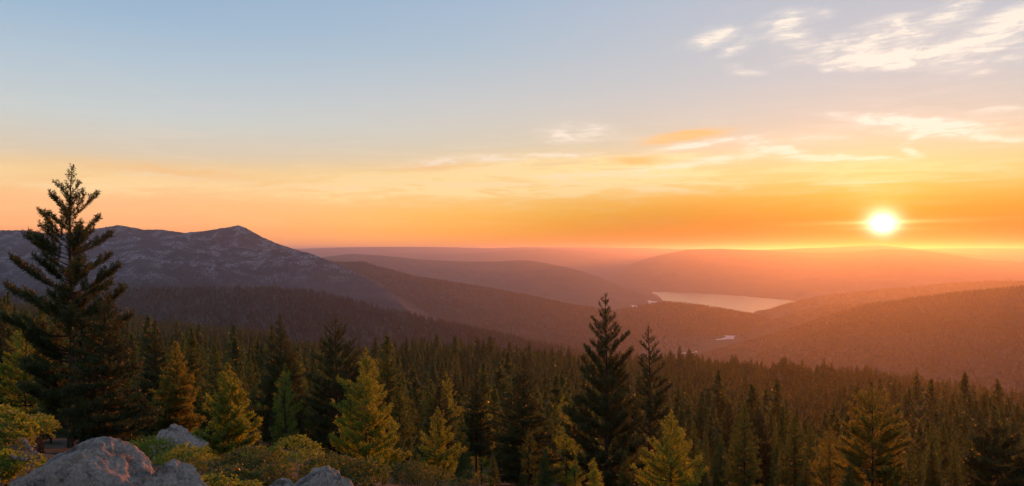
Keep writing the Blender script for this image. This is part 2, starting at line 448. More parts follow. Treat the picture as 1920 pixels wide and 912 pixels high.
def ground_z(X, Y):
    X = np.asarray(X, float); Y = np.asarray(Y, float)
    R = np.hypot(X, Y); az = np.arctan2(X, Y)
    D = np.maximum(R * np.cos(np.clip(az, GAZ[0], GAZ[-1])), 0.01)
    a = np.clip(az, GAZ[0], GAZ[-1])
    ci = np.clip(np.searchsorted(GAZ, a) - 1, 0, len(GAZ) - 2)
    ca = (a - GAZ[ci]) / (GAZ[ci + 1] - GAZ[ci]); ca = ca * ca * (3 - 2 * ca)
    lD = np.log(np.maximum(D, GD[0])); LG = np.log(GD)
    ri = np.clip(np.searchsorted(LG, lD) - 1, 0, len(GD) - 2)
    ra = np.clip((lD - LG[ri]) / (LG[ri + 1] - LG[ri]), 0, 1)
    z = (GZ[ri, ci] * (1 - ra) + GZ[ri + 1, ci] * ra) * (1 - ca) + (GZ[ri, ci + 1] * (1 - ra) + GZ[ri + 1, ci + 1] * ra) * ca
    near = np.clip(D / GD[0], 0, 1)
    z = np.where(D < GD[0], -2.5 * (1 - near) + z * near, z)
    t = np.clip((D - 1600) / 1000.0, 0, 1); t = t * t * (3 - 2 * t)
    z = z * (1 - t) + FLOOR * t
    # behind the eye the hilltop stays, then falls away
    back = -2.5 - 0.02 * R - np.clip((R - 150) / 2500, 0, 1) * 420
    k = np.clip((np.abs(az) - 0.75) / 0.8, 0, 1); k = k * k * (3 - 2 * k)
    z = z * (1 - k) + np.maximum(back, FLOOR) * k
    bump = 0.02 * np.minimum(R, 700) * fbm(X / (8 + 0.05 * R.clip(0, 800)), Y / (8 + 0.05 * R.clip(0, 800)), seed=3, octv=3)
    bump = np.where(R < 40, 0.10 * fbm(X / 1.5, Y / 1.5, seed=5, octv=4), 0) + bump * np.clip(R / 200, 0, 1) * (1 - np.clip((R - 1400) / 900, 0, 1)) * 0.7
    return z + bump


def build_ground():
    az = np.concatenate([np.linspace(-0.85, 0.85, 340), np.linspace(0.85, 2 * pi - 0.85, 122)[1:-1]])
    r = np.concatenate([[0.02], np.geomspace(0.6, 2800, 190), np.geomspace(3200, 64000, 24)])
    A, R = np.meshgrid(az, r, indexing='ij')
    X, Y = R * np.sin(A), R * np.cos(A)
    Z = ground_z(X, Y)
    V = np.stack([X, Y, Z], -1).reshape(-1, 3)
    fc = grid_faces(len(az), len(r), True)
    o = put('ground', mesh('ground', V, [fc[:, ::-1]], [M_GROUND], smooth=True))
    tag(o, 'forested hilltop slope falling away to the valley floor', kind='structure')


build_ground()

# ---------------------------------------------------------------- hills and mountains
def hill(name, label, crest, front, back=2500.0, mat=None, nu=260, nv=46, amp=30.0, gully=0.0, jag=0.0, seed=0, prof=1.15, sm=None, base=FLOOR - 8):
    """crest: (px, py, distance) along the skyline; front: horizontal run from crest to base towards the eye (number or list)"""
    c = np.array(crest, float)
    x = np.linspace(c[0, 0], c[-1, 0], nu)
    # smooth interpolation along the crest
    def interp(col):
        y = np.interp(x, c[:, 0], c[:, col])
        k = sm or max(3, nu // 60) | 1
        pad = np.pad(y, k, mode='edge'); ker = np.hanning(k + 2)[1:-1]; ker /= ker.sum()
        return np.convolve(pad, ker, 'same')[k:-k]
    py, D = interp(1), interp(2)
    fr = np.interp(x, c[:, 0], np.asarray(front, float)) if np.ndim(front) else np.full(nu, float(front))
    dirx = (x - PX0) / F
    zc = -(py - PY0) / F * D
    v = np.concatenate([-np.linspace(1, 0, 12)[:-1] ** 1.3, np.linspace(0, 1, nv) ** 1.25])
    T = np.abs(v)[None, :]
    Dd = np.where(v[None, :] > 0, D[:, None] - fr[:, None] * T, D[:, None] + back * T)
    X = dirx[:, None] * Dd; Y = Dd
    p = T ** prof
    Z = zc[:, None] + (base - zc[:, None]) * p
    h = np.maximum(zc[:, None] - base, 1.0)
    env = np.clip(T * 3.0, 0, 1) * np.clip((1 - T) * 3, 0, 1)
    Z = Z + env * amp * np.clip(h / 250, 0.1, 1.5) * fbm(X / 420, Y / 420, seed=seed + 1, octv=5)
    if gully:
        g = 1 - np.abs(fbm(X / 520 + 0.4 * Y / 520, Y / 900, seed=seed + 5, octv=4))
        Z = Z + env * gully * np.clip(h / 250, 0.1, 1.5) * (g - 0.6)
    if jag:
        Z = Z + jag * vnoise(X / 9.0, Y / 9.0, seed=seed + 9) * np.clip(1 - T * 1.2, 0, 1)
    V = np.stack([X, Y, Z], -1)
    o = put(name, mesh(name, V.reshape(-1, 3), [grid_faces(nu, len(v))[:, ::-1]], [mat or M_HILL], smooth=True))
    tag(o, label, kind='structure')
    return V


def hill_points(V, n, vmin=10, vmax=None, seed=0, dens=None):
    """random points on a hill surface from just behind its crest down its near face (uniform by area)"""
    r = np.random.default_rng(seed)
    G = V[:, vmin:vmax]
    a, b, c_, d = G[:-1, :-1], G[1:, :-1], G[1:, 1:], G[:-1, 1:]
    area = np.linalg.norm(np.cross(c_ - a, d - b), axis=-1)
    if dens is not None: area = area * dens(a)
    p = area.ravel() / area.sum()
    k = r.choice(len(p), n, p=p)
    i, j = np.divmod(k, area.shape[1])
    u, w = r.random(n)[:, None], r.random(n)[:, None]
    return (a[i, j] * (1 - u) + b[i, j] * u) * (1 - w) + (d[i, j] * (1 - u) + c_[i, j] * u) * w


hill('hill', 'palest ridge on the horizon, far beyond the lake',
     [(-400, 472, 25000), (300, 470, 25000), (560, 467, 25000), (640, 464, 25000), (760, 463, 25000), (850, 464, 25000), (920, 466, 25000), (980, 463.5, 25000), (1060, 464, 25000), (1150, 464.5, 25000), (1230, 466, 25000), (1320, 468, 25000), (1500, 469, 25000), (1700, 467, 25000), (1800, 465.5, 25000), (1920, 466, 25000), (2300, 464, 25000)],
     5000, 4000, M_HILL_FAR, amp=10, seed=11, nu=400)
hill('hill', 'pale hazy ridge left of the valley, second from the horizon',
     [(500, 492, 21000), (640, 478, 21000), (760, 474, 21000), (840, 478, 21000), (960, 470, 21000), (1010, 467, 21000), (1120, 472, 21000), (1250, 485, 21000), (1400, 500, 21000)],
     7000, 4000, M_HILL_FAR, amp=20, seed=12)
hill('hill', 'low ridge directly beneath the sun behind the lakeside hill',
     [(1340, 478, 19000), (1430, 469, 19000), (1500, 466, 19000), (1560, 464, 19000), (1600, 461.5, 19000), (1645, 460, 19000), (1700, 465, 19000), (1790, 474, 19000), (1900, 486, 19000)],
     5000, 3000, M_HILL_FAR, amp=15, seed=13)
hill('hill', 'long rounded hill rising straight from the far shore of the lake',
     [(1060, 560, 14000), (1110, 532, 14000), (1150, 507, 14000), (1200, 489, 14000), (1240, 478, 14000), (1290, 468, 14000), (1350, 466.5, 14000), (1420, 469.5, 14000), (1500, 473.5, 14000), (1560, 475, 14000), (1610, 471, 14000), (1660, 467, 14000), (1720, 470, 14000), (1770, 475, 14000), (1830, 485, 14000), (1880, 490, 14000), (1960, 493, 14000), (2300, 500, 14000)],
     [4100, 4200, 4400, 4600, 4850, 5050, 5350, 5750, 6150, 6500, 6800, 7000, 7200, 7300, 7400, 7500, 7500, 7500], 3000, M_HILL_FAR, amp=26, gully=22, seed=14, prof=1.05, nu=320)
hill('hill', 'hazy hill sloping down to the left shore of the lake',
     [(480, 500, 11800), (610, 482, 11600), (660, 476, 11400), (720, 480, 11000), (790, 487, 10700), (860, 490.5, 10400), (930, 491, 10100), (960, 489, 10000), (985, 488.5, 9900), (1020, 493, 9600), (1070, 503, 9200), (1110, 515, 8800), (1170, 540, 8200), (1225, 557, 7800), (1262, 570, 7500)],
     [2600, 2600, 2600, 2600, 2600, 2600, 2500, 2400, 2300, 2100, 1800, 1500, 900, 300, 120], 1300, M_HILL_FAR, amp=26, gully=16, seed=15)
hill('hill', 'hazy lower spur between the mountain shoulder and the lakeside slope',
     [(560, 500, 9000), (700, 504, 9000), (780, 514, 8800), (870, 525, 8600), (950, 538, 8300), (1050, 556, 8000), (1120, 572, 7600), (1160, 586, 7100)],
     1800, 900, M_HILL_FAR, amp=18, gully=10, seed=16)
hill('mountain', 'far back ridge of the left mountain with a pointed summit',
     [(-500, 450, 4554), (-250, 440, 4485), (-60, 434, 4416), (0, 432, 4347), (50, 432, 4347), (100, 440, 4347), (150, 436, 4278), (185, 428, 4278), (222, 422.5, 4278), (250, 427, 4278), (270, 431, 4278), (300, 430.5, 4278), (325, 434, 4278), (345, 437, 4278), (390, 432.5, 4278), (430, 426, 4278), (447, 422.5, 4278), (460, 427, 4278), (490, 444, 4278), (520, 457, 4278), (560, 470, 4278), (600, 484, 4209), (660, 505, 4140), (720, 535, 4140)],
     1300, 1100, M_MOUNTAIN, nu=560, nv=80, sm=3, amp=30, gully=60, jag=2.0, seed=21, prof=0.95)
hill('mountain', 'front flank of the left mountain with pale granite patches',
     [(-500, 470, 3587), (-250, 465, 3587), (0, 463, 3587), (120, 462, 3518), (230, 456, 3518), (280, 448, 3518), (330, 443, 3518), (380, 451, 3518), (430, 463, 3518), (480, 469, 3518), (530, 469, 3449), (575, 473, 3449), (610, 486, 3380), (660, 509, 3311), (700, 530, 3242), (760, 563, 3173), (820, 600, 3104)],
     1300, 900, M_MOUNTAIN, nu=560, nv=80, sm=5, amp=34, gully=70, jag=2.0, seed=22, prof=1.0)
V_SH = hill('hill', 'dark wooded shoulder running down rightward from the mountain',
     [(520, 500, 5600), (590, 487, 5600), (640, 492, 5600), (680, 491, 5600), (720, 503, 5500), (780, 520, 5400), (850, 531, 5300), (900, 540, 5300), (960, 551, 5200), (1020, 563, 5200), (1070, 575, 5100), (1110, 581, 5100), (1150, 590, 5000), (1200, 610, 4950)],
     1500, 1200, M_HILL, amp=38, gully=52, jag=2.0, seed=23, nu=320)
V_LEFT = hill('hill', 'low dark forested hill in front of the mountain',
     [(-500, 556, 2700), (-200, 552, 2700), (0, 550, 2700), (200, 545, 2700), (280, 542, 2700), (400, 541, 2650), (540, 541.5, 2600), (600, 550, 2500), (660, 565, 2450), (740, 585, 2400), (820, 604, 2350), (900, 622, 2300), (980, 640, 2250), (1060, 656, 2200), (1120, 670, 2150), (1220, 700, 2100)],
     1150, 900, M_HILL, nu=420, nv=60, amp=34, gully=48, seed=24, prof=0.9)
V_MID = hill('hill', 'rounded wooded hill hiding the near shore of the lake',
     [(860, 624, 5000), (940, 612, 5000), (1000, 604.5, 5000), (1060, 597, 5000), (1130, 588, 5000), (1190, 577, 5000), (1225, 570, 5000), (1250, 567, 5000), (1300, 572, 5000), (1350, 580.5, 5000), (1410, 591, 5000), (1440, 601, 5000), (1470, 612, 5000)],
     [500, 500, 520, 560, 600, 620, 620, 620, 600, 560, 480, 400, 300], 600, M_HILL, amp=18, gully=24, jag=1.5, seed=25)
V_R1 = hill('hill', 'far wooded spur at the right end of the lake',
     [(1400, 600, 5700), (1425, 588, 5700), (1470, 572, 5700), (1540, 556, 5800), (1620, 547, 5900), (1700, 540.5, 6000), (1790, 532, 6000), (1860, 528.5, 6000), (1960, 530, 6000), (2300, 528, 6000)],
     1100, 1000, M_HILL, amp=20, gully=16, jag=2.0, seed=26)
V_R2 = hill('hill', 'wooded spur between the lake end and the big right hillside',
     [(1385, 632, 4500), (1440, 606, 4500), (1500, 584, 4500), (1555, 573, 4500), (1600, 571.5, 4500), (1680, 568, 4500), (1800, 556, 4600), (2100, 540, 4600)],
     [300, 450, 700, 900, 900, 900, 900, 900], 900, M_HILL, amp=16, gully=14, jag=2.0, seed=27)
V_R3 = hill('hill', 'big dark hillside under the sun on the right',
     [(1300, 676, 3500), (1340, 661, 3450), (1400, 643, 3400), (1450, 629, 3350), (1500, 612, 3300), (1570, 588, 3300), (1630, 571, 3300), (1690, 563.5, 3300), (1770, 553, 3300), (1870, 544, 3300), (1920, 538.5, 3300), (2050, 528, 3300), (2400, 520, 3300)],
     [150, 250, 500, 800, 1000, 1150, 1200, 1200, 1200, 1200, 1200, 1200, 1200], 1000, M_HILL, nu=360, nv=60, amp=34, gully=46, seed=28)


def sheet(name, label, pts, mat, z, kind='structure', n=5):
    """water lying in the valley: pts (px, py) of its shore, seen on the plane z"""
    P = []
    m = len(pts)
    r = np.random.default_rng(int(pts[0][0]))
    for i in range(m):
        a, b = np.array(pts[i], float), np.array(pts[(i + 1) % m], float)
        for k in range(n):
            q = a + (b - a) * k / n
            D = -z * F / (q[1] - PY0)
            P.append(((q[0] - PX0) / F * D + r.normal(0, 14), D + r.normal(0, 22), z))
    me = bpy.data.meshes.new(name); me.from_pydata(P, [], [list(range(len(P)))]); me.materials.append(mat); me.update()
    if me.polygons[0].normal.z < 0: me.flip_normals()
    o = put(name, me); tag(o, label, kind=kind)
    return o


ZW = FLOOR + 1.5
sheet('lake', 'long pale lake below the rounded lakeside hill',
      [(1222, 547), (1300, 550), (1360, 553), (1420, 558), (1500, 566), (1560, 576), (1500, 590), (1440, 600), (1380, 600), (1300, 588), (1255, 578), (1238, 562)], M_WATER, ZW)
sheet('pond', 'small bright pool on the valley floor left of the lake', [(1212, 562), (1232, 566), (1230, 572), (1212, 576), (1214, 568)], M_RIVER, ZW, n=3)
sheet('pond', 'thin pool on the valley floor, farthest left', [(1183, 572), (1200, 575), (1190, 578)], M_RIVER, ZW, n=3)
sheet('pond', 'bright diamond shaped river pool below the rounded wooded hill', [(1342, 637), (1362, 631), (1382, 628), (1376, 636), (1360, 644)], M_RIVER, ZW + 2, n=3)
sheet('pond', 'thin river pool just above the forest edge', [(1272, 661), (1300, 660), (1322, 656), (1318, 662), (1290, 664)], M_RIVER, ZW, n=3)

# ---------------------------------------------------------------- trees
def tube(P, R, sides=6):
    P = np.asarray(P, float); R = np.asarray(R, float)
    T = np.gradient(P, axis=0); T /= np.linalg.norm(T, axis=1, keepdims=True) + 1e-9
    ref = np.array([0.0, 0, 1]) if abs(T[:, 2]).mean() < 0.8 else np.array([1.0, 0, 0])
    U = np.cross(T, ref); U /= np.linalg.norm(U, axis=1, keepdims=True) + 1e-9
    W = np.cross(T, U)
    a = np.linspace(0, 2 * pi, sides, endpoint=False)
    V = P[:, None] + R[:, None, None] * (np.cos(a)[None, :, None] * U[:, None] + np.sin(a)[None, :, None] * W[:, None])
    n, k = len(P), sides
    I, J = np.meshgrid(np.arange(n - 1), np.arange(k), indexing='ij')
    J2 = (J + 1) % k
    return V.reshape(-1, 3), np.stack([I * k + J, I * k + J2, (I + 1) * k + J2, (I + 1) * k + J], -1).reshape(-1, 4)


class Wood:
    def __init__(s): s.V, s.Fc, s.n = [], [], 0
    def add(s, v, f): s.V.append(v); s.Fc.append(f + s.n); s.n += len(v)
    def build(s, name, mat): return mesh(name, np.concatenate(s.V), [np.concatenate(s.Fc)], [mat], smooth=True)


def blades(P, T, n_per, length, width, rng, fwd=0.75, tri=True, flat=0.0, scale=None):
    """needle blades round axis points P with tangents T -> vertices, faces"""
    P = np.repeat(P, n_per, 0); T = np.repeat(T, n_per, 0)
    n = len(P)
    rnd = rng.normal(size=(n, 3)); rnd[:, 2] *= (1 - flat)
    rad = rnd - (rnd * T).sum(1, keepdims=True) * T
    rad /= np.linalg.norm(rad, axis=1, keepdims=True) + 1e-9
    d = T * fwd * rng.uniform(0.6, 1.3, (n, 1)) + rad
    d /= np.linalg.norm(d, axis=1, keepdims=True)
    side = np.cross(d, rng.normal(size=(n, 3))); side /= np.linalg.norm(side, axis=1, keepdims=True) + 1e-9
    k = 1.0 if scale is None else np.repeat(scale, n_per)[:, None]
    L = length * k * rng.uniform(0.65, 1.2, (n, 1)); W = width * np.sqrt(k) * rng.uniform(0.7, 1.3, (n, 1)) * 0.5
    if tri:
        flip = (np.arange(n) % 2 == 0)[:, None]            # half of them widen outwards, so sprays keep their mass at the tips
        A = np.where(flip, P, P + d * L); B = np.where(flip, P + d * L, P)
        V = np.stack([B - side * W, B + side * W, A], 1).reshape(-1, 3)
        return V, np.arange(3 * n).reshape(-1, 3)
    V = np.stack([P, P + d * L * 0.5 - side * W, P + d * L, P + d * L * 0.5 + side * W], 1).reshape(-1, 3)
    return V, np.arange(4 * n).reshape(-1, 4)


OUT_PINE = [(0, .03), (.035, .09), (.07, .26), (.12, .42), (.2, .54), (.27, .70), (.36, .86), (.46, 1), (.8, .98), (1, .75)]
OUT_FIR = [(0, .02), (.05, .10), (.15, .30), (.3, .52), (.5, .76), (.75, .97), (.92, 1), (1, .8)]
OUT_YOUNG = [(0, .02), (.06, .12), (.15, .32), (.3, .58), (.5, .80), (.75, 1), (1, .85)]


def make_tree(seed, H, R, outline=OUT_FIR, bare=0.08, whorls=26, per=5, low=-12, high=55, up=0.35, need=0.2, wid=0.028, dens=26, bl=5, subs=True,
              inner=0.3, sub_gap=0.34, sub_len=0.42, gaps=0.12, lean=0.0, rtrunk=0.0115, irregular=0.25, limb_sides=4, trunk_sides=8, fwd=0.75, side_bias=None):
    rng = np.random.default_rng(seed)
    wood, NV, NF, nn = Wood(), [], [], 0
    zz = np.linspace(-0.03 * H, H, 16)
    bend = lean * (np.clip(zz / H, 0, 1) ** 1.5) * H
    wob = 0.006 * H * np.sin(zz / H * 7 + rng.uniform(0, 6)) * np.clip(zz / H, 0, 1)
    TP = np.stack([bend + wob, wob * 0.6, zz], -1)
    TR = H * rtrunk * (1.04 - np.clip(zz / H, 0, 1)) ** 0.9 + 0.002 * H * np.clip(0.05 - zz / H, 0, 1) * 20
    wood.add(*tube(TP, TR, trunk_sides))
    def axis_at(z): return np.array([np.interp(z, zz, TP[:, 0]), np.interp(z, zz, TP[:, 1]), z])
    AP, AT, AK = [], [], []
    # leader
    s = np.linspace(0.93, 1.0, 6) * H
    AP.append(np.stack([axis_at(q) for q in s])); AT.append(np.tile([0, 0, 1.0], (6, 1))); AK.append(np.linspace(0.36, 0.2, 6))
    ts = 1 - (1 - np.linspace(0, 1, whorls)) ** 0.92
    a0 = rng.uniform(0, 6.28)
    lump = rng.uniform(0, 6.28, 4)
    for wi, t in enumerate(ts):
        k = per if t < 0.9 else max(3, per - 1)
        for b in range(k):
            if rng.random() < gaps or (t > 0.97 and b > 1): continue
            tb = np.clip(t + rng.uniform(-0.5, 0.5) / whorls, 0, 0.985)
            z = (bare + (1 - bare) * tb) * H
            if z > H * 0.985: z = H * 0.985
            a = a0 + wi * 2.4 + b * 2 * pi / k + rng.uniform(-0.35, 0.35)
            pit = radians(low + (high - low) * tb ** 1.1 + rng.uniform(-9, 9))
            rise = sin(pit) + up * (1 - 0.6 * tb)
            L, ox, oy = 0.3 * R, [q[0] for q in outline], [q[1] for q in outline]
            for _ in range(5):                              # the tip, not the foot of the bough, lies on the outline
                zt = min(max(z + 0.85 * L * rise, 0), H)
                L = 0.5 * L + 0.5 * R * float(np.interp(1 - zt / H, ox, oy)) / max(cos(pit), 0.45)
            L *= rng.uniform(0.98 - 1.9 * irregular, 1.06) * (1 + 0.12 * sin(3 * a + lump[0] + 9 * tb))
            if side_bias is not None: L *= 1 + side_bias * cos(a)
            L = max(L, 0.012 * H)
            nseg = 7
            q = np.linspace(0, 1, nseg)
            dirh = np.array([cos(a), sin(a), 0])
            curve = rng.uniform(-0.12, 0.12)
            perp = np.array([-sin(a), cos(a), 0])
            PP = axis_at(z) + dirh * (q[:, None] * L * cos(pit)) + perp * (curve * L * q[:, None] ** 2)
            PP[:, 2] += L * (sin(pit) * q + up * (1 - 0.6 * tb) * q ** 2.2)
            r0 = min(0.35 * np.interp(z, zz, TR), 0.006 * H * (0.25 + L / R * 0.75))
            if limb_sides: wood.add(*tube(PP, r0 * (1.05 - q * 0.85), limb_sides))
            TT = np.gradient(PP, axis=0); TT /= np.linalg.norm(TT, axis=1, keepdims=True)
            seglen = L / (nseg - 1)
            nm = max(3, int(L * (1 - inner) * dens / 1.5))
            qs = np.linspace(inner, 1.0, nm)
            AP.append(np.stack([np.interp(qs, q, PP[:, i]) for i in range(3)], -1)); AT.append(np.stack([np.interp(qs, q, TT[:, i]) for i in range(3)], -1)); ks = 0.28 + 0.72 * (1 - tb) ** 0.6; AK.append(np.full(nm, ks) * (0.75 + 0.4 * qs))
            if subs:
                ns = max(2, int(L * (1 - inner * 0.8) / sub_gap))
                for si in range(ns):
                    sq = inner * 0.8 + (1 - inner * 0.8) * ((si + rng.uniform(0.1, 0.9)) / ns) ** 0.75
                    o = np.array([np.interp(sq, q, PP[:, i]) for i in range(3)])
                    tg = np.array([np.interp(sq, q, TT[:, i]) for i in range(3)])
                    sgn = 1 if si % 2 else -1
                    sl = (sub_len * L * (1.05 - sq) ** 0.7 + 0.012 * H) * rng.uniform(0.6, 1.2)
                    ang = radians(rng.uniform(35, 65)) * sgn
                    hd = np.array([tg[0] * cos(ang) - tg[1] * sin(ang), tg[0] * sin(ang) + tg[1] * cos(ang), tg[2] + rng.uniform(-0.05, 0.4)])
                    hd /= np.linalg.norm(hd)
                    m = max(3, int(sl * dens / 1.5))
                    qq = np.linspace(0.12, 1, m)[:, None]
                    pts = o + hd * sl * qq; pts[:, 2:3] += 0.18 * sl * qq ** 2
                    AP.append(pts); AT.append(np.tile(hd, (m, 1))); AK.append(np.full(m, ks) * rng.uniform(0.8, 1.1))
    AP = np.concatenate(AP); AT = np.concatenate(AT); AK = np.concatenate(AK)
    V, Fc = blades(AP, AT, bl, need, wid, rng, fwd, scale=AK)
    return wood, V, Fc


def tree_meshes(name, mat, **kw):
    w, V, Fc = make_tree(**kw)
    return w.build(name + '_trunk', M_BARK), mesh(name + '_crown', V, [Fc], [mat])


def hero(name, label, px, top, D, base_py=None, cat='tree', mat=None, group=None, **kw):
    X = (px - PX0) / F * D
    zg = float(ground_z(X, D)) if base_py is None else -(base_py - PY0) / F * D
    H = -(top - PY0) / F * D - zg
    kw['H'] = H; kw['R'] = kw.pop('half') / F * D
    mt, mc = tree_meshes(name, mat or M_NEEDLE, **kw)
    t = thing(name, label, cat, (X, D, zg), 0, group)
    put('trunk', mt, t); put('crown', mc, t)
    HEROES.append((px, D, kw['R'], label))
    return t, mt, mc


HEROES = []
PINE = dict(outline=OUT_PINE, whorls=24, per=5, low=-10, high=44, up=0.38, need=0.36, wid=0.072, dens=21, bl=8, inner=0.28, sub_gap=0.22, sub_len=0.42, gaps=0.12, irregular=0.28)
FIR = dict(whorls=34, per=6, low=-16, high=40, up=0.22, need=0.24, wid=0.07, dens=20, bl=6, inner=0.12, sub_gap=0.24, sub_len=0.45, gaps=0.08, irregular=0.2)
YOUNG = dict(outline=OUT_YOUNG, whorls=20, per=5, low=-6, high=52, up=0.42, need=0.15, wid=0.032, dens=44, bl=8, inner=0.16, sub_gap=0.13, sub_len=0.42, gaps=0.1, irregular=0.25)


def mk(base, **kw): d = dict(base); d.update(kw); return d


hero('pine_tree', 'tallest dark pine at the far left, its top against the orange sky', 134, 313, 58, None, **mk(PINE, seed=101, half=98, bare=0.08, per=5, inner=0.26, sub_gap=0.2, whorls=26, gaps=0.12, rtrunk=0.0135, low=-10, high=42, up=0.42, outline=[(0, .03), (.035, .10), (.066, .30), (.112, .50), (.19, .54), (.21, .66), (.27, .74), (.31, .85), (.355, .93), (.45, 1), (.8, 1), (1, .8)], irregular=0.26, need=0.34, sub_len=0.42))
hero('fir_tree', 'broad dark fir leaning close against the tallest pine', 196, 532, 52, None, **mk(FIR, seed=102, half=88, bare=0.06, whorls=28))
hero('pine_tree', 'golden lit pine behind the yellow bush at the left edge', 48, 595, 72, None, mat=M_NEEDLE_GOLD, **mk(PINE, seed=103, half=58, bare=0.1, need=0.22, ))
hero('fir_tree', 'dark fir with sunlit right side behind the small rocky outcrop', 292, 602, 76, None, **mk(FIR, seed=104, half=56, ))
hero('fir_tree', 'amber lit fir beside the rocky outcrop, shorter of the pair', 330, 640, 70, None, mat=M_AMBER, **mk(FIR, seed=105, half=52, ))
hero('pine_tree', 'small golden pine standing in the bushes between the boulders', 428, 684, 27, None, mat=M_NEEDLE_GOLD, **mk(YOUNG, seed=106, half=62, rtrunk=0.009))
hero('fir_tree', 'tall slender fir right of the small golden pine', 526, 590, 108, None, **mk(FIR, seed=107, half=58, need=0.26, wid=0.075, dens=18, whorls=38, ))
hero('fir_tree', 'tall dark fir whose spire stands out against the hazy hill', 631, 591, 98, None, **mk(PINE, seed=108, half=66, need=0.30, wid=0.075, dens=18, whorls=27, ))
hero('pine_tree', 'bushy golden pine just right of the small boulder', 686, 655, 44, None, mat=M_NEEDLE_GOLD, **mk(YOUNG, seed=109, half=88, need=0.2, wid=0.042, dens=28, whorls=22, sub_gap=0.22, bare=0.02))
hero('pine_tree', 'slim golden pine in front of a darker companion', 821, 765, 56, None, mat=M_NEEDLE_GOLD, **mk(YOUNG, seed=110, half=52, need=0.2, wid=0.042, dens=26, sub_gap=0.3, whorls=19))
hero('fir_tree', 'dull green conifer directly behind the slim golden pine', 824, 714, 74, None, **mk(FIR, seed=111, half=44, need=0.2, wid=0.075))
hero('fir_tree', 'narrow brownish fir with a bare lower trunk', 893, 703, 84, None, **mk(FIR, seed=112, half=42, bare=0.3, need=0.22, wid=0.075))
hero('fir_tree', 'broad dark fir left of the big middle pine', 981, 667, 76, None, **mk(FIR, seed=113, half=70, need=0.22, wid=0.075))
hero('pine_tree', 'big dark pine with upswept boughs, its top before the pale valley', 1137, 553, 68, None, **mk(PINE, seed=114, half=82, bare=0.04, per=6, inner=0.26, sub_gap=0.2, whorls=26, low=-6, high=48, up=0.42, outline=[(0, .03), (.05, .14), (.09, .26), (.125, .34), (.19, .46), (.26, .62), (.39, .76), (.6, .93), (.8, 1), (1, .9)], rtrunk=0.011, need=0.30, sub_len=0.36))
hero('pine_tree', 'thin sparse pine close to the right of the big pine', 1218, 606, 84, None, **mk(PINE, seed=115, half=44, bare=0.28, whorls=20, gaps=0.2, need=0.24, low=0))
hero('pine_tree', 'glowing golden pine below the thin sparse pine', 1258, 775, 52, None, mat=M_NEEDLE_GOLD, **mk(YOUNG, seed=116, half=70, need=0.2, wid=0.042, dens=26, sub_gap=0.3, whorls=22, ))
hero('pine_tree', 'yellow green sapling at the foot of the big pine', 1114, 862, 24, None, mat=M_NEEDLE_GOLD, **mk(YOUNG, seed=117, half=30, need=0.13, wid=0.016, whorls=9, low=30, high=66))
hero('fir_tree', 'dark fir on the right slope, left one of a close pair', 1367, 757, 112, None, **mk(FIR, seed=118, half=40, need=0.26, wid=0.08, dens=18, ))
hero('fir_tree', 'dark fir on the right slope, right one of a close pair', 1423, 754, 116, None, **mk(FIR, seed=119, half=42, need=0.26, wid=0.08, dens=18, ))
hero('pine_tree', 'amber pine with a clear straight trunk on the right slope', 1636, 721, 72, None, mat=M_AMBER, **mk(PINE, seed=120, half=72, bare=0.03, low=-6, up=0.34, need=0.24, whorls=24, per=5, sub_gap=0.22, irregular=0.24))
hero('fir_tree', 'dark bushy fir at the bottom right edge', 1870, 793, 62, None, **mk(PINE, seed=121, half=76, low=-8, gaps=0.1, whorls=22, need=0.28))
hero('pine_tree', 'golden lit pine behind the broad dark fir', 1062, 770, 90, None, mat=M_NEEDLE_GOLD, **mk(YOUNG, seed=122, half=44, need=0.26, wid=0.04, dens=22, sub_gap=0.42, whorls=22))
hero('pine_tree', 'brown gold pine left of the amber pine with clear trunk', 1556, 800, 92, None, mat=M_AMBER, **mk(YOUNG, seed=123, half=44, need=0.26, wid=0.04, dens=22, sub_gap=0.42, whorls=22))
hero('fir_tree', 'dark conifer cut by the left edge above the yellow bush', 2, 556, 84, None, **mk(FIR, seed=124, half=58, need=0.2, wid=0.08))

# ---- mid distance trees: shared prototypes, each tree an object of its own
MID_H = 16.0
MIDP = []
for i, (kind, mat, kw) in enumerate([
    ('fir_tree', M_MID, mk(FIR, half=3.0, need=0.42, wid=0.15, dens=10, bl=5, sub_gap=0.75, whorls=30)),
    ('fir_tree', M_MID, mk(FIR, half=3.5, need=0.45, wid=0.16, dens=9, bl=5, sub_gap=0.8, whorls=26, )),
    ('pine_tree', M_MID, mk(PINE, half=3.4, need=0.5, wid=0.15, dens=10, bl=5, sub_gap=0.8, whorls=20)),
    ('fir_tree', M_MID, mk(FIR, half=2.5, need=0.42, wid=0.15, dens=10, bl=5, sub_gap=0.75, whorls=32, bare=0.2)),
    ('pine_tree', M_NEEDLE_GOLD, mk(PINE, half=3.1, need=0.48, wid=0.14, dens=10, bl=5, sub_gap=0.75, whorls=20, bare=0.05)),
]):
    kw = dict(kw); kw['R'] = kw.pop('half'); kw['H'] = MID_H; kw['seed'] = 300 + i; kw['trunk_sides'] = 6; kw['limb_sides'] = 3
    MIDP.append((kind, *tree_meshes('mid_' + kind, mat, **kw)))


